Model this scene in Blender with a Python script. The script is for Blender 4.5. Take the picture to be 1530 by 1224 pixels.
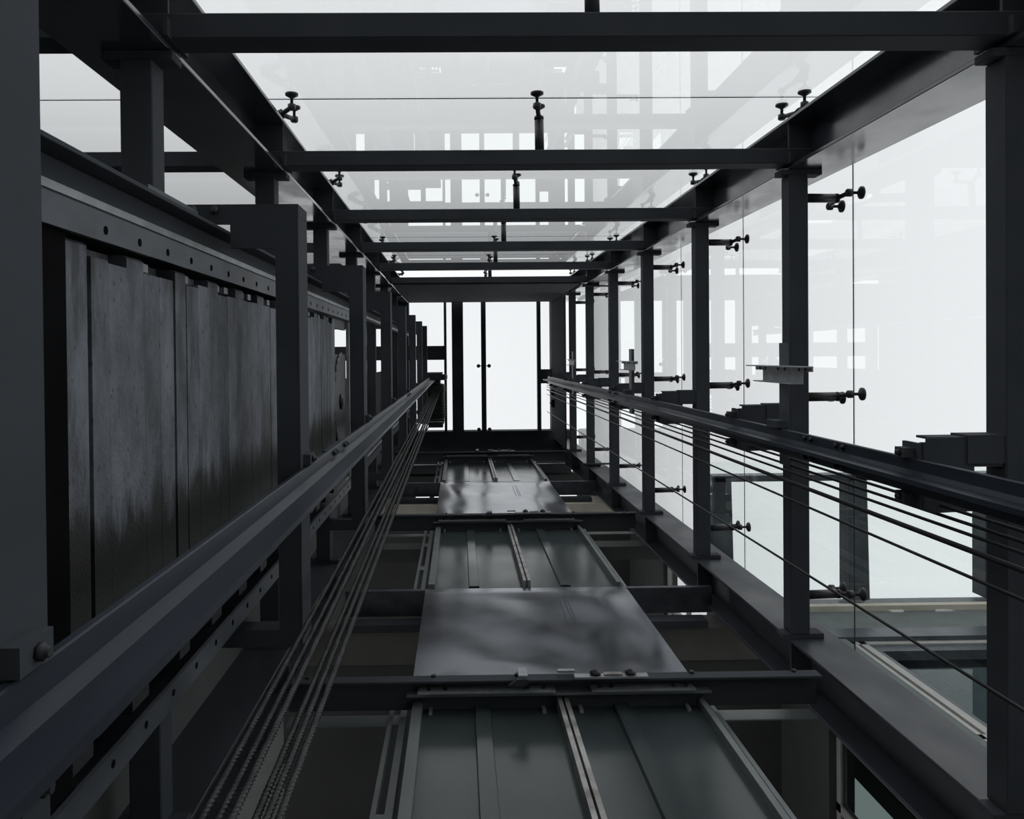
import bpy, math, random
from mathutils import Vector, Matrix
random.seed(7)
for o in list(bpy.data.objects): bpy.data.objects.remove(o)
S = bpy.context.scene; COL = S.collection

# ------------------------------------------------------------------ camera (phone held in the pit, looking up the shaft)
FPX = 1220.0; PP = (703.0, 545.0); VP = (685.0, 532.0); ROLL = 0.009
up = Vector(((VP[0]-PP[0])/FPX, (VP[1]-PP[1])/FPX, 1)).normalized()
ax = Vector((math.cos(ROLL), -math.sin(ROLL), 0)); ax = (ax - up*ax.dot(up)).normalized()
ay = up.cross(ax)
cam = bpy.data.cameras.new('camera'); cam_o = bpy.data.objects.new('camera', cam); COL.objects.link(cam_o)
right = Vector((ax[0], ay[0], up[0])); down = Vector((ax[1], ay[1], up[1])); fwd = Vector((ax[2], ay[2], up[2]))
m = Matrix.Identity(4)
for i in range(3):
    m[i][0] = right[i]; m[i][1] = -down[i]; m[i][2] = -fwd[i]
cam_o.matrix_world = m
cam.sensor_fit = 'HORIZONTAL'; cam.sensor_width = 36; cam.lens = 36*FPX/1530
cam.shift_x = (765-PP[0])/1530; cam.shift_y = -(612-PP[1])/1530
cam.clip_start = 0.02; cam.clip_end = 500
S.camera = cam_o
# ------------------------------------------------------------------ overcast sky, exposure
W = bpy.data.worlds.new('overcast_sky'); S.world = W; W.use_nodes = True
bg = W.node_tree.nodes['Background']; bg.inputs[0].default_value = (0.975, 0.99, 1.0, 1); bg.inputs[1].default_value = 1.0
vs = S.view_settings; vs.view_transform = 'Standard'; vs.look = 'None'; vs.exposure = 0.0; vs.gamma = 1.0; vs.use_curve_mapping = False

# ------------------------------------------------------------------ materials
def mat(name, c1, c2=None, rough=0.5, rough2=None, metal=0.0, scale=6.0, stretch=(1,1,1), bump=0.0, bscale=40.0, spec=0.5, contrast=(0.35, 0.65), detail=6):
    M = bpy.data.materials.new(name); M.use_nodes = True
    nt = M.node_tree; n = nt.nodes; l = nt.links; P = n['Principled BSDF']
    P.inputs['Metallic'].default_value = metal; P.inputs['Roughness'].default_value = rough
    P.inputs['Specular IOR Level'].default_value = spec
    tc = n.new('ShaderNodeNewGeometry'); mp = n.new('ShaderNodeMapping'); mp.inputs['Scale'].default_value = stretch
    l.new(tc.outputs['Position'], mp.inputs['Vector'])
    if c2 is None: c2 = tuple(x*0.75 for x in c1)
    ns = n.new('ShaderNodeTexNoise'); ns.inputs['Scale'].default_value = scale; ns.inputs['Detail'].default_value = detail
    l.new(mp.outputs[0], ns.inputs['Vector'])
    cr = n.new('ShaderNodeValToRGB'); cr.color_ramp.elements[0].position = contrast[0]; cr.color_ramp.elements[1].position = contrast[1]
    cr.color_ramp.elements[0].color = (*c2, 1); cr.color_ramp.elements[1].color = (*c1, 1)
    l.new(ns.outputs['Fac'], cr.inputs[0]); l.new(cr.outputs[0], P.inputs['Base Color'])
    if rough2 is not None:
        mr = n.new('ShaderNodeMapRange'); mr.inputs[1].default_value = contrast[0]; mr.inputs[2].default_value = contrast[1]
        mr.inputs[3].default_value = rough; mr.inputs[4].default_value = rough2
        l.new(ns.outputs['Fac'], mr.inputs[0]); l.new(mr.outputs[0], P.inputs['Roughness'])
    if bump > 0:
        b = n.new('ShaderNodeBump'); b.inputs['Strength'].default_value = bump; b.inputs['Distance'].default_value = 0.01
        n2 = n.new('ShaderNodeTexNoise'); n2.inputs['Scale'].default_value = bscale; n2.inputs['Detail'].default_value = 4
        l.new(mp.outputs[0], n2.inputs['Vector']); l.new(n2.outputs['Fac'], b.inputs['Height']); l.new(b.outputs[0], P.inputs['Normal'])
    return M
def glassmat(name, tint, ior=1.5, gain=1.5):
    M = bpy.data.materials.new(name); M.use_nodes = True
    nt = M.node_tree; n = nt.nodes; l = nt.links; n.remove(n['Principled BSDF'])
    out = n['Material Output']; tr = n.new('ShaderNodeBsdfTransparent'); tr.inputs[0].default_value = (*tint, 1)
    gl = n.new('ShaderNodeBsdfGlossy'); gl.inputs['Roughness'].default_value = 0.0; gl.inputs['Color'].default_value = (0.97, 1, 0.99, 1)
    fr = n.new('ShaderNodeFresnel'); fr.inputs[0].default_value = ior
    ge = n.new('ShaderNodeNewGeometry'); inv = n.new('ShaderNodeMath'); inv.operation = 'SUBTRACT'; inv.inputs[0].default_value = 1
    l.new(ge.outputs['Backfacing'], inv.inputs[1])
    mu = n.new('ShaderNodeMath'); mu.operation = 'MULTIPLY'; l.new(fr.outputs[0], mu.inputs[0]); l.new(inv.outputs[0], mu.inputs[1])
    mg = n.new('ShaderNodeMath'); mg.operation = 'MULTIPLY'; mg.use_clamp = True; mg.inputs[1].default_value = gain; l.new(mu.outputs[0], mg.inputs[0])
    mx = n.new('ShaderNodeMixShader'); l.new(mg.outputs[0], mx.inputs[0]); l.new(tr.outputs[0], mx.inputs[1]); l.new(gl.outputs[0], mx.inputs[2])
    l.new(mx.outputs[0], out.inputs['Surface'])
    return M
STEEL = mat('dark_painted_steel', (0.074, 0.081, 0.093), (0.060, 0.067, 0.077), rough=0.6, rough2=0.7, scale=5, spec=0.06)
COLM = mat('column_gloss_paint', (0.052, 0.060, 0.072), (0.036, 0.042, 0.050), rough=0.26, rough2=0.10, scale=7, stretch=(1, 1, 0.6), spec=1.0)
COLD = mat('duller_column_paint', (0.050, 0.057, 0.068), (0.036, 0.041, 0.049), rough=0.34, rough2=0.52, scale=5, stretch=(1, 1, 0.5), spec=0.3)  # rougher, less glossy variant of the column paint
RAIL = mat('rail_steel', (0.040, 0.049, 0.066), (0.028, 0.035, 0.047), rough=0.36, metal=0.2, spec=0.14, scale=4, stretch=(4, 4, 0.4))
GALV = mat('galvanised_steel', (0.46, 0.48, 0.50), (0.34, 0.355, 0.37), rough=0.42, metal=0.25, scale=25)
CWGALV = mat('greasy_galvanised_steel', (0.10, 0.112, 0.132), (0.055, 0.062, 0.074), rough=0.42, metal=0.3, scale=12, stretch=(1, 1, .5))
ALU = mat('brushed_aluminium', (0.55, 0.54, 0.53), (0.24, 0.23, 0.22), rough=0.42, metal=0.5, scale=14, stretch=(1, 1, 1))
DOORM = mat('grey_green_door_paint', (0.062, 0.078, 0.081), (0.052, 0.066, 0.069), rough=0.15, rough2=0.22, scale=3, spec=0.36)
DOORE = mat('door_edge_paint', (0.19, 0.21, 0.215), (0.15, 0.17, 0.175), rough=0.35, scale=10)
APRON = mat('satin_sheet_metal', (0.20, 0.215, 0.245), (0.16, 0.172, 0.195), rough=0.15, rough2=0.24, metal=0.75, scale=2.5)
CREAM = mat('cream_concrete', (0.72, 0.68, 0.58), (0.62, 0.58, 0.49), rough=0.8, scale=8)
CREAM_SHADED = mat('shaded_cream_concrete', (0.17, 0.168, 0.155), (0.13, 0.128, 0.118), rough=0.9, scale=3)  # cream concrete again, with the shade of the lower landings in its colour
PITW = mat('fill_bounce_pit_concrete', (0.60, 0.60, 0.58), (0.50, 0.50, 0.48), rough=0.9, scale=3)  # out of view; tone raised to bounce fill onto the beam undersides
MATTE = mat('matte_dark_panel', (0.055, 0.060, 0.068), (0.045, 0.05, 0.056), rough=0.85, spec=0.1, scale=4)
DARKW = mat('dark_wall_paint', (0.085, 0.087, 0.087), (0.07, 0.071, 0.071), rough=0.8, scale=3)
ROPE = mat('steel_rope', (0.075, 0.078, 0.08), (0.045, 0.047, 0.048), rough=0.4, metal=0.4, scale=30)
CABLE = mat('black_cable', (0.022, 0.022, 0.026), rough=0.5, scale=10)
BLACK = mat('black_cast_iron', (0.030, 0.031, 0.034), rough=0.5, scale=14)
HOLE = mat('black_bolt_hole', (0.012, 0.012, 0.013), rough=1.0, spec=0.0)
FIT = mat('black_fitting', (0.035, 0.036, 0.040), rough=0.38, scale=10)
SEAL = mat('silicone_seal', (0.05, 0.045, 0.045), rough=0.7, scale=10)
WFRAME = mat('white_window_frame', (0.50, 0.50, 0.47), (0.42, 0.42, 0.4), rough=0.5, scale=8)
BAND = mat('greenish_render', (0.17, 0.20, 0.195), (0.14, 0.165, 0.16), rough=0.8, scale=6)
CANOPY = mat('blue_grey_canopy_steel', (0.085, 0.105, 0.125), (0.05, 0.062, 0.075), rough=0.4, scale=4, stretch=(2, .7, 1))
BOUNCE_PAVING = mat('fill_bounce_paving', (0.55, 0.55, 0.54), (0.46, 0.46, 0.45), rough=0.9, scale=2)  # unseen ground surface, pale so it throws fill light up the shaft
GLASS = glassmat('clear_glass', (0.975, 0.982, 0.985))
CGLASS = glassmat('greenish_canopy_glass', (0.965, 0.99, 0.983))
WGLASS = glassmat('pale_tinted_glass', (0.36, 0.41, 0.40), gain=0.8)
TGLASS = glassmat('tinted_window_glass', (0.17, 0.205, 0.21), gain=0.6)
def slabmat():
    M = mat('stained_weight_slab', (0.185, 0.207, 0.243), (0.050, 0.056, 0.066), rough=0.62, scale=5, stretch=(1, 1.0, 1.8), bump=0.25, bscale=140, contrast=(0.34, 0.62), detail=12)
    next(q for q in M.node_tree.nodes if q.type == 'TEX_NOISE').inputs['Roughness'].default_value = .74
    nt = M.node_tree; n = nt.nodes; l = nt.links; P = n['Principled BSDF']
    src = P.inputs['Base Color'].links[0].from_socket
    g = n.new('ShaderNodeNewGeometry'); mp = n.new('ShaderNodeMapping'); mp.inputs['Scale'].default_value = (1, 1.5, 6); l.new(g.outputs['Position'], mp.inputs['Vector'])
    ns = n.new('ShaderNodeTexNoise'); ns.inputs['Scale'].default_value = 2.2; ns.inputs['Detail'].default_value = 5; ns.inputs['Roughness'].default_value = .65; l.new(mp.outputs[0], ns.inputs['Vector'])
    # darker over the larger-Y half of the stack, with a ragged noise edge
    sx = n.new('ShaderNodeSeparateXYZ'); l.new(g.outputs['Position'], sx.inputs[0])
    ma = n.new('ShaderNodeMath'); ma.operation = 'MULTIPLY_ADD'; ma.inputs[1].default_value = 0.32; l.new(ns.outputs['Fac'], ma.inputs[0]); l.new(sx.outputs['Y'], ma.inputs[2])
    mr = n.new('ShaderNodeMapRange'); mr.inputs[1].default_value = 0.36; mr.inputs[2].default_value = 0.42; l.new(ma.outputs[0], mr.inputs[0])
    cr = n.new('ShaderNodeMapRange'); cr.inputs[1].default_value = 0.50; cr.inputs[2].default_value = 0.63; cr.inputs[4].default_value = .72; l.new(ns.outputs['Fac'], cr.inputs[0])
    mxx = n.new('ShaderNodeMath'); mxx.operation = 'MAXIMUM'; l.new(mr.outputs[0], mxx.inputs[0]); l.new(cr.outputs[0], mxx.inputs[1])
    vo = n.new('ShaderNodeTexVoronoi'); vo.inputs['Scale'].default_value = 38; l.new(g.outputs['Position'], vo.inputs['Vector'])
    pit = n.new('ShaderNodeMapRange'); pit.inputs[1].default_value = .12; pit.inputs[2].default_value = .2; pit.inputs[3].default_value = .55; pit.inputs[4].default_value = 0; l.new(vo.outputs['Distance'], pit.inputs[0])
    m3 = n.new('ShaderNodeMath'); m3.operation = 'MAXIMUM'; l.new(mxx.outputs[0], m3.inputs[0]); l.new(pit.outputs[0], m3.inputs[1])
    mx = n.new('ShaderNodeMixRGB'); mx.inputs[2].default_value = (0.018, 0.018, 0.018, 1); l.new(m3.outputs[0], mx.inputs[0]); oi = n.new('ShaderNodeObjectInfo'); rm = n.new('ShaderNodeMapRange'); rm.inputs[3].default_value = .72; rm.inputs[4].default_value = 1.12; l.new(oi.outputs['Random'], rm.inputs[0]); vm = n.new('ShaderNodeVectorMath'); vm.operation = 'SCALE'; l.new(src, vm.inputs[0]); l.new(rm.outputs[0], vm.inputs['Scale']); l.new(vm.outputs[0], mx.inputs[1]); l.new(mx.outputs[0], P.inputs['Base Color'])
    return M
SLAB = slabmat()

# ------------------------------------------------------------------ mesh helpers (world coordinates in, stored relative to the thing's base)
class MB:
    def __init__(s): s.v = []; s.f = []; s.smooth = []
    def box(s, x0, x1, y0, y1, z0, z1, sm=False):
        x0, x1 = min(x0, x1), max(x0, x1); y0, y1 = min(y0, y1), max(y0, y1); z0, z1 = min(z0, z1), max(z0, z1)
        b = len(s.v); s.v += [(x, y, z) for z in (z0, z1) for y in (y0, y1) for x in (x0, x1)]
        s.f += [tuple(b+i for i in q) for q in ((0,2,3,1),(4,5,7,6),(0,1,5,4),(2,6,7,3),(0,4,6,2),(1,3,7,5))]; s.smooth += [False]*6; return s
    def prism(s, pts, z0, z1, axis='Z'):
        """polygon extruded along an axis; pts are (a,b) in the other two axes (XY, for axis X: YZ, for axis Y: ZX)"""
        b = len(s.v); n = len(pts)
        area = sum(pts[i][0]*pts[(i+1) % n][1]-pts[(i+1) % n][0]*pts[i][1] for i in range(n))
        if area < 0: pts = pts[::-1]
        for z in (z0, z1):
            for p, q in pts:
                s.v.append({'Z': (p, q, z), 'X': (z, p, q), 'Y': (q, z, p)}[axis])
        s.f.append(tuple(b+i for i in reversed(range(n)))); s.f.append(tuple(b+n+i for i in range(n)))
        for i in range(n):
            j = (i+1) % n; s.f.append((b+i, b+j, b+n+j, b+n+i))
        s.smooth += [False]*(n+2); return s
    def lathe(s, p0, d, prof, n=14):
        """prof: list of (distance along d, radius)"""
        d = Vector(d).normalized(); p0 = Vector(p0)
        a = d.orthogonal().normalized(); c = d.cross(a); b = len(s.v)
        for t, r in prof:
            for i in range(n):
                q = 2*math.pi*i/n; s.v.append(tuple(p0+d*t+(a*math.cos(q)+c*math.sin(q))*r))
        for k in range(len(prof)-1):
            for i in range(n):
                j = (i+1) % n; s.f.append((b+k*n+i, b+k*n+j, b+(k+1)*n+j, b+(k+1)*n+i)); s.smooth.append(True)
        s.f.append(tuple(b+i for i in reversed(range(n)))); s.f.append(tuple(b+(len(prof)-1)*n+i for i in range(n))); s.smooth += [False, False]
        return s
    def tube(s, p0, p1, r, n=12, r2=None):
        p0 = Vector(p0); p1 = Vector(p1); return s.lathe(p0, p1-p0, [(0, r), ((p1-p0).length, r if r2 is None else r2)], n)
    def path(s, pts, r, n=8):
        for a, b in zip(pts[:-1], pts[1:]): s.tube(a, b, r, n)
        return s
    def build(s, name, material, parent=None, bevel=0):
        off = Vector((0, 0, 0)); p = parent
        while p is not None: off += p.location; p = p.parent
        if parent is None and s.v:
            lo = [min(v[i] for v in s.v) for i in range(3)]; hi = [max(v[i] for v in s.v) for i in range(3)]
            off = Vector(((lo[0]+hi[0])/2, (lo[1]+hi[1])/2, lo[2]))
        me = bpy.data.meshes.new(name); me.from_pydata([tuple(Vector(v)-off) for v in s.v], [], s.f); me.update()
        me.polygons.foreach_set('use_smooth', s.smooth); me.materials.append(material)
        o = bpy.data.objects.new(name, me); COL.objects.link(o)
        if parent is None: o.location = off
        else: o.parent = parent
        if bevel:
            b = o.modifiers.new('bevel', 'BEVEL'); b.width = bevel; b.segments = 1; b.limit_method = 'ANGLE'
        return o
def tag(o, label=None, cat=None, group=None, kind=None):
    if label: o['label'] = label
    if cat: o['category'] = cat
    if group: o['group'] = group
    if kind: o['kind'] = kind
    return o
def thing(name, loc, label, cat, group=None, kind=None):
    o = bpy.data.objects.new(name, None); COL.objects.link(o); o.location = loc; o.empty_display_size = 0.05
    return tag(o, label, cat, group, kind)
def copy_tree(o, parent=None):
    c = o.copy(); COL.objects.link(c); c.parent = parent
    for ch in [x for x in bpy.data.objects if x.parent == o]: copy_tree(ch, c)
    return c
def B(*a): return MB().box(*a)
ORD = ['first', 'second', 'third', 'fourth', 'fifth', 'sixth', 'seventh', 'eighth']
NR = 7; STEP = 1.3; ZT = [2.05+STEP*k for k in range(NR)]     # tops of the crossbeam rings
XR = 1.335; XL = -0.685; YB = -0.74; YF = 1.16; ROOF = 11.35
GX = 1.63; GY = -1.05

# ================================================================== SETTING
floor = tag(B(-2.8, 1.8, -1.25, 5.2, -1.5, -1.4).build('floor', PITW), 'unseen concrete floor of the lift pit, made pale to bounce fill light', 'floor', kind='structure')
tag(B(-40, 40, -40, 40, -1.75, -1.6).build('ground', BOUNCE_PAVING), 'unseen ground around the lift tower, made pale to bounce fill light', 'ground', kind='structure')

def seal_z(parent, x0, x1, y0, y1, z): B(x0, x1, y0, y1, z-.0025, z+.0025).build('seal', SEAL, parent)
joints = [-1.1, .75]+ZT  # unseen lower glass and low plinths, shaped to let ground bounce in
# back glass wall
wb = thing('wall_back', (0.5, GY, -1.4), 'clear glass back wall of the lift shaft with steel frame', 'wall', kind='structure')
B(-2.75, 1.75, GY-.12, GY+.06, -1.4, -1.1).build('plinth', PITW, wb)
for (x0, x1) in ((-2.62, -.815), (-.80, GX-.01)):
    for a, b in zip(joints[:-1], joints[1:]):
        B(x0, x1, GY-.012, GY, a+.003, b-.003).build('pane', GLASS, wb)
    for z in joints[:-1]: seal_z(wb, x0, x1, GY-.004, GY-.001, z)
B(-.811, -.804, GY-.004, GY-.001, -1.1, 9.8).build('seal', SEAL, wb)
B(XL+.015, XR-.05, YB-.014, YB-.004, 8.50, 11.3).build('inner_panel', MATTE, wb)
# right glass wall
wr = thing('wall_right', (GX, .2, -1.4), 'clear glass side wall of the lift shaft held by point fittings', 'wall', kind='structure')
B(GX-.06, GX+.12, GY+.061, 1.42, -1.4, -1.1).build('plinth', PITW, wr)
for a, b in zip(joints[:-1], joints[1:]):
    B(GX, GX+.012, GY+.003, 1.42, a+.003, b-.003).build('pane', GLASS, wr)
for z in joints: seal_z(wr, GX+.001, GX+.004, GY, 1.42, z)
B(GX, GX+.012, GY+.003, 1.42, ZT[-1]+.003, 11.3).build('pane', GLASS, wr)
B(XR-.045, XR-.03, YB+.02, YF-.02, ZT[-1]+.03, 11.3).build('inner_panel', MATTE, wr)
# left wall of the neighbouring bay: solid
tag(B(-2.85, -2.65, GY-.06, 1.6, -1.4, 11.4).build('wall_far_left', DARKW), 'dark solid wall beyond the counterweight', 'wall', kind='structure')
B_ = B(-.90, -.87, .17, 1.39, -1.4, 11.3).build('wall_left', DARKW); tag(B_, 'dark cladding of the shaft behind the counterweight on the landing side', 'wall', kind='structure')
# front (landing) wall
wf = thing('wall_front', (0.4, 1.45, -1.4), 'landing side of the shaft with concrete floor edges', 'wall', kind='structure')
B(-2.65, 1.75, 1.40, 1.60, -1.4, 0.85).build('plinth', DARKW, wf)
B(-2.65, -.95, 1.40, 1.60, 0.85, 11.3).build('side_wall', DARKW, wf)
SLABS = [(0.85, 1.08), (4.28, 4.50), (7.93, 8.35)]
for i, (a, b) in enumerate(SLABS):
    B(-.94, 1.70, 1.45, 1.62, a, b).build('floor_edge', CREAM if i == 2 else CREAM_SHADED, wf)
    B(-.94, 1.70, 1.62, 4.9, b-.2, b).build('floor_slab', DARKW, wf)
B(XL+.02, XR-.02, 1.31, 1.34, 9.95, 11.3).build('top_panel', MATTE, wf)
# landing tower shell behind the doors
rl = thing('wall_landing', (0.4, 4.9, -1.4), 'dark landing lobby walls behind the lift doors', 'wall', kind='structure')
B(-2.65, 1.75, 4.9, 5.1, -1.4, 11.3).build('rear_wall', DARKW, rl)
WIN = [(2.3, 3.74), (5.6, 6.8), (9.3, 10.3)]
zz = -1.4
for i, (a, b) in enumerate(WIN):
    B(1.70, 1.82, 1.62, 4.9, zz, a).build('side_wall', DARKW, rl); zz = b
    B(1.70, 1.82, 1.62, 1.74, a, b).build('side_wall', DARKW, rl); B(1.70, 1.82, 3.2, 4.9, a, b).build('side_wall', DARKW, rl)
    wn = thing('window_%d' % (i+1), (1.76, 2.5, a), 'side window of the %s landing beyond the front column' % ['lowest', 'middle', 'top'][i], 'window', kind='structure')
    f = MB()
    for y in (1.74, 2.08, 2.5, 3.16): f.box(1.735, 1.765, y, y+.04, a, b)
    for z in (a, b-.04, (a+b)/2): f.box(1.735, 1.765, 1.74, 3.2, z, z+.04)
    f.build('window_frame', WFRAME, wn)
    for y0, y1 in ((1.78, 2.08), (2.12, 2.5), (2.54, 3.16)): B(1.745, 1.755, y0, y1, a+.04, b-.04).build('pane', WGLASS if i == 0 else GLASS, wn)
B(1.70, 1.82, 1.62, 4.9, zz, 11.3).build('side_wall', DARKW, rl)
# ceiling = steel and glass roof
ce = thing('ceiling', (0.3, .15, ROOF), 'steel framed glass roof at the top of the shaft', 'ceiling', kind='structure')
B(-2.65, 1.56, -.96, YB-.02, ROOF, ROOF+.25).build('edge_beam', STEEL, ce)
B(-2.65, 1.56, 1.05, 1.65, ROOF, ROOF+.25).build('edge_beam', STEEL, ce)
B(1.295, 1.42, YB-.02, 1.05, ROOF, ROOF+.25).build('edge_beam', STEEL, ce)
B(-.84, XL-.005, YB-.02, 1.05, ROOF, ROOF+.25).build('edge_beam', STEEL, ce)
B(-.20, -.165, YB-.02, 1.05, ROOF+.01, ROOF+.12).build('roof_bar', STEEL, ce)
B(-.09, .068, YB-.02, 1.05, ROOF+.01, ROOF+.2).build('roof_beam', STEEL, ce)
B(.319, .384, YB-.02, 1.05, ROOF+.01, ROOF+.14).build('roof_bar', STEEL, ce)
B(1.10, 1.148, YB-.02, 1.05, ROOF+.01, ROOF+.12).build('roof_bar', STEEL, ce)
B(XL-.005, -.20, -.143, .052, ROOF+.01, ROOF+.12).build('cross_beam', STEEL, ce)
B(1.148, 1.295, .197, .393, ROOF+.01, ROOF+.12).build('cross_beam', STEEL, ce)
for x0, x1 in ((-.68, .345), (.36, 1.29)): B(x0, x1, YB-.015, 1.045, ROOF+.255, ROOF+.267).build('pane', GLASS, ce)
B(-2.62, -.845, -.39, 1.6, ROOF+.255, ROOF+.267).build('pane', GLASS, ce)
B(-2.65, -.84, YB-.02, -.39, ROOF, ROOF+.25).build('roof_deck', STEEL, ce)
B(-2.62, -.84, -.143, .052, ROOF+.01, ROOF+.12).build('cross_beam', STEEL, ce)
for y in (.142, 1.03):
    for x, sx in ((.278, .319), (.427, .384)):
        MB().lathe((x, y, ROOF+.04), (0, 0, 1), [(0, .008), (.006, .026), (.02, .026), (.03, .01)], 14).build('button_fitting', FIT, ce)
        if y < 1: MB().tube((x, y, ROOF+.055), (sx, y, ROOF+.055), .006, 8).build('fitting_rod', FIT, ce)
# landing tower roof with two small rooflights
lr = MB()
xs = [-2.65, -.62, -.42, -.34, -.10, 1.08, 1.42, 1.75]
lr.box(-2.65, 1.75, 1.65, 1.78, ROOF, ROOF+.2); lr.box(-2.65, 1.75, 2.02, 5.1, ROOF, ROOF+.2)
for a, b in ((-2.65, -.62), (-.42, -.36), (-.12, 1.36), (1.66, 1.75)): lr.box(a, b, 1.78, 2.02, ROOF, ROOF+.2)
lr.build('landing_roof', DARKW, rl)

# ================================================================== STEEL FRAME
def hcolumn(x0, x1, y0, y1, label, z0=-1.4, z1=ROOF, COLM=COLM):
    t = thing('steel_column', ((x0+x1)/2, (y0+y1)/2, z0), label, 'column'); th = .014; xm = (x0+x1)/2
    B(x0, x1, y0, y0+th, z0, z1).build('flange', COLM, t, .002); B(x0, x1, y1-th, y1, z0, z1).build('flange', COLM, t, .002)
    B(xm-.006, xm+.006, y0+th, y1-th, z0, z1).build('web', COLM, t)
    for z in ZT:     # stiffener plates at every ring
        m = MB()
        m.box(x0+.012, xm-.006, y0+th, y1-th, z-.05, z-.04); m.box(xm+.006, x1-.012, y0+th, y1-th, z-.05, z-.04)
        m.build('stiffener', STEEL, t)
    return t
hcolumn(XR, 1.56, -.948, YB, 'dark steel H column in the corner of the back and right glass walls')
hcolumn(-.93, XL, -.948, YB, 'dark steel H column behind the counterweight at the back glass wall')
hcolumn(XR, 1.535, YF, 1.37, 'dark steel H column between the lift doors and the right glass wall', COLM=COLD)
hcolumn(-.93, XL, YF, 1.37, 'dark steel H column on the landing side beside the hoist ropes', COLM=COLD)

def rings(t, label_fn):
    for k in range(1, NR):
        c = copy_tree(t); c.location.z += STEP*k; c['label'] = label_fn(k)
    t['label'] = label_fn(0)
# back crossbeams
t = thing('crossbeam', (.3, -.788, ZT[0]-.10), '', 'beam', 'crossbeams of the back glass wall')
B(XL-.11, XR+.105, -.818, -.758, ZT[0]-.10, ZT[0]).build('beam_tube', STEEL, t, .003)
for x0, x1 in ((XL, XL+.012), (XR-.012, XR)): B(x0, x1, -.80, -.757, ZT[0]-.125, ZT[0]+.025).build('end_plate', STEEL, t)
rings(t, lambda k: 'horizontal steel tube across the back glass wall, %s crossbeam up from the pit' % ORD[k])
# their continuation into the neighbouring bay
t = thing('crossbeam', (-1.7, -.788, ZT[0]-.10), '', 'beam', 'crossbeams of the bay beyond the counterweight')
B(-2.6, -.82, -.818, -.758, ZT[0]-.10, ZT[0]).build('beam_tube', STEEL, t, .003)
B(-.84, -.82, -.83, -.757, ZT[0]-.125, ZT[0]+.025).build('end_plate', STEEL, t)
rings(t, lambda k: 'steel tube along the glass beyond the counterweight column, %s up from the pit' % ORD[k])
# right crossbeams
t = thing('crossbeam', (1.37, .2, ZT[0]-.08), '', 'beam', 'crossbeams of the right glass wall')
B(XR, XR+.077, YB+.022, YF-.022, ZT[0]-.08, ZT[0]).build('beam_tube', STEEL, t, .003)
for y0, y1 in ((YB, YB+.022), (YF-.022, YF)): B(XR-.03, XR+.137, y0, y1, ZT[0]-.075, ZT[0]-.005).build('end_plate', STEEL, t, .002)
rings(t, lambda k: 'horizontal steel tube along the right glass wall, %s crossbeam up from the pit' % ORD[k])
# wide splice plates on the sixth ring
for y0, y1, w in ((YB+.0225, YB+.035, 'back'), (YF-.035, YF-.0225, 'landing-side')):
    tag(B(XR-.05, XR+.24, y0, y1, ZT[5]-.14, ZT[5]-.085).build('splice_plate', STEEL), 'wide steel splice plate on the %s column under the sixth crossbeam' % w, 'plate')
# left crossbeams (behind the counterweight)
t = thing('crossbeam', (-.765, .2, ZT[0]-.08), '', 'beam', 'crossbeams behind the counterweight')
B(-.804, -.727, YB+.022, YF-.022, ZT[0]-.08, ZT[0]).build('beam_tube', STEEL, t, .003)
for y0, y1 in ((YB, YB+.022), (YF-.022, YF)): B(-.85, -.68, y0, y1, ZT[0]-.075, ZT[0]-.005).build('end_plate', STEEL, t, .002)
rings(t, lambda k: 'steel tube behind the counterweight, %s crossbeam up from the pit' % ORD[k])

# ================================================================== POINT FITTINGS OF THE GLASS
def fitting(p_arm, p_hub, normal, disc0, spread, label, group, side=(0, 0, 0)):
    """arm from the steel to a hub, two spider legs to discs on the glass below and above the joint"""
    n = Vector(normal); p_arm = Vector(p_arm); p_hub = Vector(p_hub); d = (p_hub-p_arm)
    t = thing('glass_fitting', p_arm, label, 'fitting', group)
    L = d.length
    MB().lathe(p_arm, d, [(0, .0185), (L*.86, .0185), (L*.86, .011), (L*.90, .011), (L*.90, .0195), (L*.97, .0195), (L, .013)], 14).build('arm', FIT, t)
    for s in (-1, 1):
        c = Vector(disc0)+Vector((0, 0, spread*s))+Vector(side)*s
        e = c-n*.055
        leg = MB().tube(p_hub-d.normalized()*.01, e, .010, 10, .009); leg.lathe(e-n*.012, n, [(0, .012), (.004, .016), (.022, .016), (.026, .008)], 12)
        lg = leg.build('spider_leg', FIT, t)
        MB().lathe(e+n*.010, n, [(0, .006), (.024, .006), (.028, .012), (.036, .026), (.0445, .026)], 16).build('disc', FIT, lg)
    return t
for name, y in (('near the back corner', -.63), ('at mid length', .18), ('near the landing-side column', .99)):
    t = fitting((XR+.077, y, ZT[0]-.04), (XR+.225, y, ZT[0]-.03), (1, 0, 0), (GX, y, ZT[0]), .085, '', 'point fittings of the right glass wall', (0, .012, 0))
    rings(t, lambda k: 'black two-armed glass fitting %s of the %s right-wall crossbeam' % (name, ORD[k]))
t = fitting((.335, -.818, ZT[0]-.05), (.335, -.97, ZT[0]-.035), (0, -1, 0), (.335, GY, ZT[0]), .085, '', 'point fittings of the back glass wall', (.012, 0, 0))
for k in range(1, NR):
    c = copy_tree(t); c.location.z += STEP*k; c['label'] = 'black two-armed glass fitting at mid length of the %s back-wall crossbeam' % ORD[k]
t['label'] = 'black two-armed glass fitting at mid length of the first back-wall crossbeam'
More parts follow.
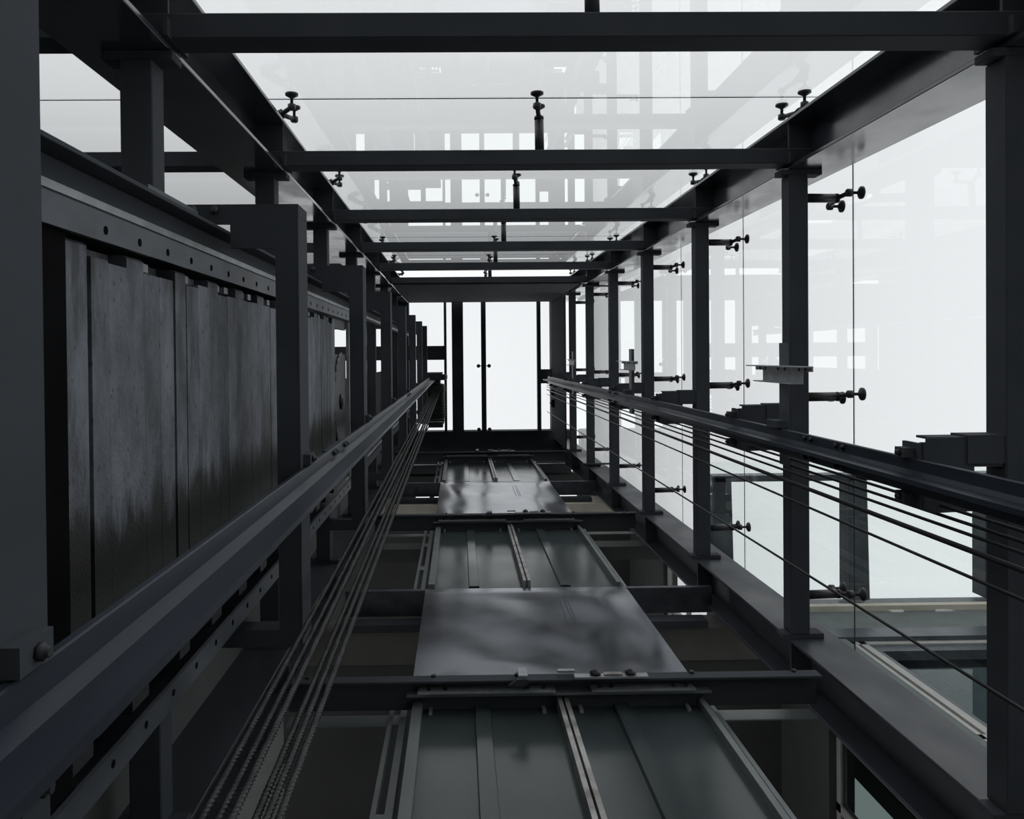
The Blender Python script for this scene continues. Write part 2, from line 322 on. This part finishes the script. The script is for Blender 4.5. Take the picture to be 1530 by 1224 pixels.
for nm, xa, xd in (('right corner column', 1.42, 1.385), ('left corner column', -.78, -.665)):
    t = fitting((xa, -.948, ZT[0]-.05), (xa+(xd-xa)*.7, -.99, ZT[0]-.02), (0, -1, 0), (xd, GY, ZT[0]), .085, '', 'point fittings of the back glass wall', (-.012, 0, 0))
    for k in range(1, NR):
        c = copy_tree(t); c.location.z += STEP*k; c['label'] = 'black glass fitting on the back of the %s, %s up from the pit' % (nm, ORD[k])
    t['label'] = 'black glass fitting on the back of the %s, first up from the pit' % nm

# ================================================================== CAR GUIDE RAILS
def rail(x, y, s, label):
    """T rail: base plate at x, blade pointing s (+1/-1) along X"""
    t = thing('guide_rail', (x, y, -1.4), label, 'rail')
    z1 = 10.2
    B(x, x-s*.012, y-.043, y+.043, -1.38, z1).build('rail_base', RAIL, t, .002)
    b = MB(); b.prism([(x, y-.014), (x+s*.018, y-.006), (x+s*.062, y-.006), (x+s*.062, y+.006), (x+s*.018, y+.006), (x, y+.014)], -1.38, z1)
    b.build('rail_blade', RAIL, t)
    for zc in (2.48, 5.9):
        B(x-s*.0125, x-s*.024, y-.04, y+.04, zc-.17, zc+.17).build('fish_plate', RAIL, t)
        for yy in (-.030, .030):
            for zb in (-.13, -.085, .085, .13):
                MB().lathe((x, y+yy, zc+zb), (s, 0, 0), [(0, .008), (.006, .008), (.006, .005), (.010, .005)], 6).build('bolt', BLACK, t)
    return t
RY = .305
rail(1.115, RY, -1, 'steel T guide rail for the lift car on brackets along the right glass wall')
rail(-.362, RY, 1, 'steel T guide rail for the lift car beside the counterweight and hoist ropes')

# right stepped rail brackets (top faces level with the crossbeams)
z = ZT[0]
t = thing('rail_bracket', (1.25, RY, z-.07), '', 'bracket', 'stepped rail brackets on the right')
B(1.243, XR, .205, .275, z-.075, z-.004).build('wall_plate', STEEL, t)
MB().prism([(1.18, .212), (1.268, .208), (1.268, .275), (XR, .275), (XR, .283), (1.262, .283), (1.262, .392), (1.16, .396), (1.13, .385), (1.13, .222), (1.145, .222), (1.145, .212)], z-.070, z-.062, 'Z').build('horizontal_plate', STEEL, t)
B(1.155, XR, .210, .216, z-.062, z-.004).build('side_plate', STEEL, t)
B(1.1275, 1.137, .225, .385, z-.07, z+.01).build('mounting_plate', STEEL, t)
for y0, y1 in ((.238, .262), (.348, .372)):
    c = B(1.100, 1.127, y0, y1, z-.05, z-.005).build('rail_clip', STEEL, t)
    MB().lathe((1.1, (y0+y1)/2, z-.028), (-1, 0, 0), [(0, .008), (.006, .008), (.006, .005), (.011, .005)], 6).build('bolt', BLACK, c)
rings(t, lambda k: 'black stepped bracket tying the right guide rail to the %s crossbeam' % ORD[k])

# left C brackets, carrying the car rail and both counterweight rails
t = thing('rail_bracket', (-.40, .17, z-.11), '', 'bracket', 'C-shaped brackets around the counterweight')
B(-.381, -.375, -.335, .66, z-.115, z-.005).build('front_plate', STEEL, t, .001)
B(-.43, -.381, -.335, .66, z-.115, z-.108).build('bottom_flange', STEEL, t)
for y0, y1, nm in ((-.362, -.335, 'a'), (.66, .687, 'b')):
    B(-.727, -.375, y0, y1, z-.115, z-.005).build('return_arm', STEEL, t)
B(-.727, -.43, -.335, -.315, z-.115, z-.108).build('arm_flange', STEEL, t)
B(-.535, -.43, -.315, -.258, z-.115, z-.108).build('arm_gusset', STEEL, t)
B(-.540, -.43, .645, .66, z-.115, z-.108).build('arm_flange', STEEL, t)
for yy in (RY-.058, RY+.058):
    c = B(-.375, -.358, yy-.013, yy+.013, z-.085, z-.03).build('rail_clip', STEEL, t)
    MB().lathe((-.358, yy, z-.057), (1, 0, 0), [(0, .008), (.006, .008), (.006, .005), (.011, .005)], 6).build('bolt', BLACK, c)
for yy, sg in ((-.349, 1), (.673, -1)):
    for xx in (-.62, -.57):
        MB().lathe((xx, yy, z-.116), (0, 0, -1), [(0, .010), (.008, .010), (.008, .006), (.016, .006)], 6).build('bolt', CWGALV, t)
for k in list(range(1, NR)):
    c = copy_tree(t); c.location.z += STEP*k; c['label'] = 'black C-shaped bracket around the counterweight rails at the %s crossbeam ring' % ORD[k]
c = copy_tree(t); c.location.z -= STEP; c['label'] = 'black C-shaped bracket in the pit below the counterweight'
t['label'] = 'black C-shaped bracket around the counterweight rails at the first crossbeam ring'

# ================================================================== COUNTERWEIGHT
CY = .20; XC = -.52
for s, lab in ((-1, 'counterweight guide rail by the back glass wall'), (1, 'counterweight guide rail by the hoist ropes')):
    yb = -.303 if s < 0 else .657; bl = .070 if s < 0 else .034
    t = thing('counterweight_rail', (-.59, yb, -1.38), 'narrow steel T '+lab, 'rail')
    B(-.64, -.545, yb-s*.008, yb, -1.38, 10.6).build('rail_base', STEEL, t, .001)
    B(-.588, -.586, yb-s*(bl*.8), yb-s*(bl*.8-.013), -1.38, 10.6).build('running_face', GALV, t)
    B(-.601, -.588, yb-s*bl, yb-s*.008, -1.38, 10.6).build('rail_blade', STEEL, t, .001)
    for zc in ((1.62, 5.2, 7.9) if s < 0 else ()):
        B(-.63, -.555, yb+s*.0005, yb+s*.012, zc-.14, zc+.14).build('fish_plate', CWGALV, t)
cw = thing('counterweight', (-.6, CY, 1.0), 'tall counterweight of stained stacked slabs in a drilled steel frame', 'counterweight')
for s in (-1, 1):
    y0 = CY+s*.368; y1 = CY+s*.409
    m = MB(); m.box(-.512, -.504, y0, y1, 1.0, 4.0); m.box(-.69, -.512, y1-s*.007, y1, 1.0, 4.0); m.box(-.69, -.682, y0, y1, 1.0, 4.0)
    up_ = m.build('frame_upright', CWGALV, cw)
    for i in range(22):
        zz = 1.18+i*.125
        MB().lathe((-.5045, (y0+y1)/2-s*.004, zz), (1, 0, 0), [(0, .0065), (.0015, .0065)], 8).build('hole_disc', HOLE, up_)  # flat near-black discs, the shade of bolt holes put into colour
# slabs
me_s = None; zz = 1.085
for i in range(34):
    gap = .012 if i in (1, 6) else .0009
    h = .0694; nick = (i % 3 != 0)
    y0 = CY-.363; y1 = CY+.363; dx = random.uniform(-.0008, .0008); dy = random.uniform(-.006, .006)
    pts = [(-.70, y0), (XC+dx-.004, y0), (XC+dx, y0+.004), (XC+dx, y1-.004), (XC+dx-.004, y1), (-.70, y1)]
    if nick: pts = [(-.70, y0), (XC+dx-.03, y0), (XC+dx-.03, y0+.022+dy), (XC+dx, y0+.022+dy), (XC+dx, y1-.022), (XC+dx-.03, y1-.022), (XC+dx-.03, y1), (-.70, y1)]
    MB().prism(pts, zz+gap, zz+h, 'Z').build('slab', SLAB, cw)
    if i > 3 and random.random() < .6: B(XC-.028, XC-.012, y0+.002, y0+.016, zz+.02, zz+.05).build('shim', GALV, cw)
    zz += h
B(-.70, -.515, CY-.366, CY+.366, 1.0, 1.082).build('bottom_beam', HOLE, cw)
B(-.548, -.532, CY-.366, -.125, 3.45, 3.855).build('side_plate', BLACK, cw); B(-.548, -.532, -.012, CY+.366, 3.45, 3.855).build('side_plate', BLACK, cw)
tb = MB(); tb.box(-.530, -.515, CY-.366, CY+.366, 3.86, 4.0); tb.box(-.70, -.685, CY-.366, CY+.366, 3.86, 4.0); tb.build('crosshead', GALV, cw)
for yy in (-.13, .03, .31, .46):
    MB().lathe((-.515, yy, 3.93), (1, 0, 0), [(0, .02), (.014, .02)], 6).build('bolt', BLACK, cw)
sh = MB().lathe((-.665, CY, 3.68), (1, 0, 0), [(0, .19), (.012, .20), (.02, .20), (.03, .185), (.08, .185), (.09, .20), (.10, .20), (.11, .185)], 40).build('sheave', BLACK, cw)
MB().lathe((-.532, CY, 3.68), (1, 0, 0), [(0, .035), (.008, .035), (.008, .02), (.014, .02)], 18).build('hub', BLACK, sh)
m = MB().path([(-.528, CY+.215*math.cos(a), 3.68+.215*math.sin(a)) for a in [math.pi+math.pi*i/14 for i in range(15)]], .006, 6); m.build('rope_guard', CWGALV, cw)
for yy in (-.1, .50): B(-.70, -.55, yy-.02, yy+.02, 3.47, 3.50).build('retaining_bar', CWGALV, cw)

# ================================================================== ROPES AND CABLES
def rope(p0, p1, r, label):
    p0 = Vector(p0); p1 = Vector(p1); d = p1-p0; L = d.length; d.normalize(); a = d.orthogonal().normalized(); c = d.cross(a)
    n = 12; seg = int(L/.011); pitch = .060; m = MB()
    for k in range(seg+1):
        t = L*k/seg
        for i in range(n):
            q = 2*math.pi*i/n; rr = r*(1 if i % 2 else .62); q += 2*math.pi*t/pitch
            m.v.append(tuple(p0+d*t+(a*math.cos(q)+c*math.sin(q))*rr))
    for k in range(seg):
        for i in range(n):
            j = (i+1) % n; m.f.append((k*n+i, k*n+j, (k+1)*n+j, (k+1)*n+i)); m.smooth.append(True)
    return tag(m.build('hoist_rope', ROPE), label, 'rope', 'hoist ropes')
RX = [(-.322, .57), (-.302, .572), (-.285, .57), (-.268, .60), (-.253, .598), (-.238, .60)]
for i, (x, y) in enumerate(RX):
    zb = -1.3; e = Vector((-.292+i*.0165, .385-i*.003, 10.35)); s0 = Vector((x, y, 1.0)); dd = (e-s0)/(e.z-s0.z)
    rope(s0+dd*(zb-1.0), e, .0068, 'twisted steel hoist rope running up to the machine, %s rope from the car guide rail' % ORD[i])
cabs = [(.378, 1.18, .0042, 'thin'), (.401, 1.18, .0042, 'thin'), (.425, 1.18, .0042, 'thin'), (.461, 1.18, .0068, 'thick'), (.523, 1.18, .004, 'thin'), (.755, 1.18, .0042, 'lone')]
for i, (y, x, r, k) in enumerate(cabs):
    lab = {'thick': 'thicker black cable hanging beside the right guide rail', 'lone': 'lone thin black cable crossing the lower ends of the right-wall crossbeams'}.get(k, 'thin black cable hanging beside the right guide rail, %s from the rail' % ORD[i])
    tag(MB().tube((x, y, -1.38), (x, y, 10.9), r, 10).build('hanging_cable', CABLE), lab, 'cable', 'cables on the right')

# ================================================================== LIMIT SWITCH BRACKETS ON THE RIGHT RAIL
t = thing('switch_bracket', (1.075, .12, 2.75), '', 'bracket', 'galvanised switch brackets')
zc = 2.86; x = 1.145
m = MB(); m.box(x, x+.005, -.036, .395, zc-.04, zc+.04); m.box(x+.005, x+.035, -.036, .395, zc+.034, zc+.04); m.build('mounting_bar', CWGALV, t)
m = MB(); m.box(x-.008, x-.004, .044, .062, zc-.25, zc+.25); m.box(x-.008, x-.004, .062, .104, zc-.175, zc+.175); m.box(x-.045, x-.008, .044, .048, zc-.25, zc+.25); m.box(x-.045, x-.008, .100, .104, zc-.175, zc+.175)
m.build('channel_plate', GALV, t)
for dz in (-.2, -.15, -.03, .03, .15, .2):
    MB().lathe((x-.008, .055, zc+dz), (-1, 0, 0), [(0, .007), (.002, .007)], 8).build('slot_screw', BLACK, t)
B(1.10, x-.001, .236, .260, zc-.045, zc+.045).build('rail_clip', STEEL, t)
for i, dz in enumerate((0, 2.57, 5.33)):
    if i:
        c = copy_tree(t); c.location.z += dz
    else: c = t
    c['label'] = 'grey slotted switch bracket clamped to the right guide rail, %s one up' % ['lowest', 'middle', 'highest'][i]

# ================================================================== LANDING DOORS
SILL = [1.10, 4.42, 8.16]; HEAD = [2.93, 5.95, 9.80]
DX0, DXM, DX1 = -.175, .362, .872
def door(i):
    z0 = SILL[i]; hz = HEAD[i]; z1 = hz+.14; nm = ['lowest', 'middle', 'top'][i]
    t = thing('door_%d' % (i+1), ((DX0+DX1)/2, 1.3, z0), 'two-panel grey-green sliding lift door of the %s landing, seen from its shaft side' % nm, 'door', kind='structure')
    for x0, x1, sx0, sx1 in ((DX0, DXM-.004, .045, .104), (DXM+.004, DX1, .545, .604)):
        p = B(x0, x1, 1.272, 1.30, z0+.008, z1).build('door_panel', DOORM, t)
        st = MB(); st.prism([(sx0, 1.272), (sx0+.004, 1.256), (sx1-.004, 1.256), (sx1, 1.272)], z0+.02, z1-.12); st.build('stiffener', DOORM, p)
        q = (DXM-.020, DXM-.004) if x0 == DX0 else (DXM+.004, DXM+.020)
        B(q[0], q[1], 1.225, 1.272, z0+.008, z1-.08).build('meeting_stile', ALU, p)
        q = (x0, x0+.035) if x0 == DX0 else (x1-.020, x1)
        B(q[0], q[1], 1.240, 1.272, z0+.008, z1-.08).build('outer_stile', DOORE, p)
        for fx in (.12, .88):
            xx = x0+(x1-x0)*fx; B(xx-.006, xx+.006, 1.262, 1.272, z1-.19, z1-.13).build('hanger_bolt', GALV, p)
    # header: lip, track housing, hanger plates, lock
    h = MB(); h.box(-.62, 1.285, 1.15, 1.158, hz-.055, hz); h.box(-.62, 1.285, 1.158, 1.2715, hz-.006, hz); hd = h.build('header', STEEL, t, .001)
    B(DX0-.02, DX1+.02, 1.20, 1.21, hz-.045, hz-.007).build('hanger_track', DOORE, hd)
    B(-.62, 1.285, 1.20, 1.21, hz+.0005, hz+.06).build('track_back', STEEL, hd)
    l = MB(); l.box(-.62, DX0-.03, 1.30, 1.305, hz-.06, hz+.02); l.box(DX1+.05, 1.27, 1.30, 1.305, hz-.06, hz+.02); l.build('header_flashing', DOORE, hd)
    for xx in (-.55, -.1, .2, .5, .83, 1.2):
        MB().lathe((xx, 1.15, hz-.012), (0, -1, 0), [(0, .009), (.008, .009)], 6).build('bolt', BLACK, hd)
    for x0, x1 in ((DX0+.02, DXM-.03), (DXM+.10, DX1-.04)):
        g = B(x0, x1, 1.188, 1.194, hz-.06, hz-.008).build('hanger_plate', GALV, t)
        for fx in (.08, .2, .8, .92):
            xx = x0+(x1-x0)*fx; MB().lathe((xx, 1.188, hz-.035), (0, -1, 0), [(0, .008), (.005, .008), (.005, .005), (.009, .005)], 6).build('bolt', BLACK, g)
    lk = B(.40, .66, 1.135, 1.142, hz-.075, hz-.04).build('lock_plate', GALV, t)
    for xx, r in ((.475, .020), (.60, .020)):
        MB().lathe((xx, 1.134, hz-.052), (0, -1, 0), [(0, .01), (.002, r), (.010, r), (.012, .008), (.018, .008)], 16).build('roller', BLACK, lk)
    MB().box(.505, .57, 1.128, 1.134, hz-.068, hz-.046).build('latch_tongue', ALU, lk)
    B(.20, .232, 1.12, 1.146, hz-.09, hz-.015).build('contact_box', GALV, t)
    m = MB(); m.prism([(.165, 1.15), (.195, 1.128), (.232, 1.128), (.232, 1.15)], hz-.105, hz-.09); m.build('contact_arm', CWGALV, t)
    B(.345, .405, 1.128, 1.136, hz-.03, hz-.012).build('latch_cover', GALV, t)
    # sill, side posts
    s = MB(); s.box(-.62, 1.36, 1.262, 1.40, z0-.035, z0-.018); s.box(-.62, 1.36, 1.262, 1.269, z0-.018, z0); s.build('sill', CWGALV, t, .001)
    for x0, x1 in ((DX0-.085, DX0-.07), (DX0-.045, DX0-.022), (DX1+.035, DX1+.05)):
        B(x0, x1, 1.285, 1.33, z0+.005, z1-.03).build('door_post', DOORE, t)
    for zz in (z0+.5, z0+1.1): B(DX0-.07, DX0-.045, 1.29, 1.31, zz, zz+.09).build('post_clip', DOORE, t)
    return t
for i in range(3): door(i)
# fascia sheets between the doors, slightly dished
def fascia(z0, z1, label):
    m = MB(); nx, nz = 48, 48; x0, x1 = -.187, .885; rnd = random.Random(int(z0*10))
    wv = [(rnd.uniform(.5, 2.2), rnd.uniform(.5, 2.0), rnd.uniform(0, 6.28), rnd.uniform(.0008, .0022)) for _ in range(6)]
    dents = [(rnd.uniform(.55, .95), rnd.uniform(.1, .8), rnd.uniform(.04, .11), rnd.uniform(-.006, .006)) for _ in range(12)]
    for side, yo in ((0, 0), (1, .003)):
        for k in range(nz+1):
            for i in range(nx+1):
                u = i/nx; v = k/nz; e = min(u, 1-u, v, 1-v)*6; e = min(e, 1)
                y = 1.245+yo+e*sum(a*math.sin(math.pi*(fx*u*2+fz*v*2)+p) for fx, fz, p, a in wv)
                y += e*sum(a*math.exp(-((u-du)**2+(v-dv)**2*.4)/(2*w*w)) for du, dv, w, a in dents)
                if v > .93: y += (v-.93)*.10
                m.v.append((x0+(x1-x0)*u, y, z0+(z1-z0)*v))
    N = (nx+1)*(nz+1)
    for k in range(nz):
        for i in range(nx):
            a = k*(nx+1)+i; q = (a, a+1, a+nx+2, a+nx+1); m.f.append(q); m.f.append(tuple(N+j for j in reversed(q))); m.smooth += [True, True]
    t = thing('fascia_plate', (.35, 1.25, z0), label, 'metal sheet'); m.build('sheet', APRON, t)
    sc = MB()
    for xx in (.50, .525, .54): sc.box(xx, xx+.002, 1.2415, 1.2425, z0+(z1-z0)*.55, z0+(z1-z0)*.86)
    sc.build('scratch', CWGALV, t)
    r = MB(); r.box(-.17, -.14, 1.25, 1.40, z1-.06, z1-.02); r.box(.84, .87, 1.25, 1.40, z1-.06, z1-.02); r.build('support_angle', STEEL, t)
fascia(3.06, 4.378, 'dished grey sheet metal fascia between the lowest and middle lift doors')
fascia(6.10, 8.115, 'dished grey sheet metal fascia between the middle and top lift doors')
# floor-edge steels at each landing beside the doors
for i, z0 in enumerate(SILL[1:]):
    tag(B(.93, 1.30, 1.405, 1.445, z0-.16, z0-.055).build('edge_angle', STEEL), 'dark steel edge angle under the %s door sill by the front column' % ['middle', 'top'][i], 'steel angle')
    tag(B(-.66, -.20, 1.405, 1.445, z0-.16, z0-.055).build('edge_angle', STEEL), 'dark steel edge angle under the %s door sill by the hoist ropes' % ['middle', 'top'][i], 'steel angle')
    # trimmer beams across the lobby, behind the door posts
    tag(B(-.68, 1.69, 1.46, 1.56, z0+1.75, z0+1.95).build('lobby_beam', DARKW), 'dark beam across the lobby behind the head of the %s lift door' % ['middle', 'top'][i], 'beam')

# ================================================================== MACHINE AT THE TOP
t = thing('hoist_machine', (-.34, .6, 10.3), 'black gearless hoist machine with traction sheave under the roof', 'machine')
B(-.46, -.22, .22, .30, 10.45, 11.3).build('mounting_beam', STEEL, t)
B(-.44, -.24, .30, .36, 10.5, 10.95).build('flange', BLACK, t)
MB().lathe((-.335, .36, 10.72), (0, 1, 0), [(0, .13), (.02, .16), (.10, .16), (.12, .15), (.44, .15), (.46, .13)], 28).build('motor_body', BLACK, t)
fin = MB()
for i in range(9): fin.lathe((-.335, .49+i*.036, 10.72), (0, 1, 0), [(0, .158), (.010, .158)], 28)
fin.build('cooling_fins', BLACK, t)
MB().lathe((-.30, .235, 10.62), (0, 1, 0), [(0, .0), (.001, .14), (.012, .155), (.06, .155), (.075, .14)], 28).build('traction_sheave', BLACK, t)
B(-.40, -.21, .86, .93, 10.62, 10.82).build('encoder_box', BLACK, t)
B(-.24, -.215, .40, .47, 10.66, 10.78).build('terminal_box', BLACK, t)
B(-.50, -.20, .84, .90, 10.83, 11.3).build('hanger_bracket', STEEL, t)
MB().path([(-.40, .93, 10.66), (-.43, .97, 10.55), (-.47, 1.02, 10.4), (-.52, 1.08, 10.2)], .008, 8).build('motor_cable', CABLE, t)
# small junction boxes by the right of the roof
for i, (y, s) in enumerate(((.46, .05), (.60, .065))):
    j = thing('junction_box', (1.27, y, 11.0), 'small black junction box under the roof edge, %s cable gland side' % ['upper', 'lower'][i], 'box', 'junction boxes')
    j['label'] = ['small black junction box under the roof edge close to the right guide rail', 'larger black junction box under the roof edge farther from the right guide rail'][i]
    B(1.245, 1.289, y, y+s*1.6, 11.0, 11.12).build('box_body', BLACK, j); MB().tube((1.235, y+s*.8, 11.06), (1.245, y+s*.8, 11.06), .015, 10).build('cable_gland', BLACK, j)

# ================================================================== OUTSIDE: NEIGHBOURING FACADE AND GLASS CANOPY
fc = thing('building_facade', (4.0, 1.95, -1.6), 'grey-green building facade with window seen through the right glass wall', 'building')
Y0 = 1.86
B(1.9, 7.5, Y0, Y0+.2, -1.6, 1.5).build('wall', BAND, fc)
B(1.9, 2.50, Y0, Y0+.2, 1.5, 5.25).build('wall', BAND, fc)
B(1.9, 7.5, Y0, Y0+.2, 5.42, 5.80).build('wall_band', BAND, fc)
B(1.9, 7.5, Y0-.01, Y0+.2, 5.25, 5.42).build('lintel', CANOPY, fc)
B(1.9, 7.5, Y0-.04, Y0+.2, 5.80, 5.86).build('coping', CREAM, fc)
for x0 in (2.50, 3.85, 5.2):
    fr = MB(); x1 = x0+1.35
    for a, b in ((x0, x0+.05), (x0+.075, x0+.12)): fr.box(a, b, Y0+.02, Y0+.1, 1.5, 5.25)
    for zc in (1.5, 2.6, 3.80, 3.90, 5.20): fr.box(x0, x1, Y0+.02, Y0+.1, zc, zc+.05)
    wf_ = fr.build('window_frame', WFRAME, fc)
    for a, b in ((1.55, 2.6), (2.65, 3.80), (3.95, 5.20)): B(x0+.16, x1-.04, Y0+.09, Y0+.1, a+.03, b-.1).build('pane', TGLASS, wf_)
    mb = MB()
    for a, b in ((1.55, 2.6), (2.65, 3.80), (3.95, 5.20)):
        mb.box(x0+.12, x0+.16, Y0+.03, Y0+.1, a, b); mb.box(x1-.04, x1, Y0+.03, Y0+.1, a, b); mb.box(x0+.16, x1-.04, Y0+.03, Y0+.1, b-.1, b)
    mb.build('sash', CANOPY, wf_)
cn = thing('glass_canopy', (3.5, 1.4, 5.9), 'blue-grey steel framed glass canopy on the facade beyond the right glass wall', 'canopy')
ZC = 6.0
for i, x in enumerate((1.875, 2.885, 3.905, 4.92)):
    m = MB(); m.prism([(x, .915), (x+.135, .915), (x+.155, 1.84), (x, 1.84)], ZC, ZC+.16); m.build('rafter', CANOPY, cn, .003)
B(1.875, 6.0, .905, .95, ZC+.0, ZC+.12).build('front_beam', CANOPY, cn)
B(1.9, 6.0, 1.865, 1.90, ZC-.06, ZC+.12).build('rear_beam', CANOPY, cn)
for a, b in ((1.862, 2.955), (2.965, 3.975), (3.985, 5.0)): B(a, b, .825, 1.93, ZC+.17, ZC+.182).build('pane', CGLASS, cn)
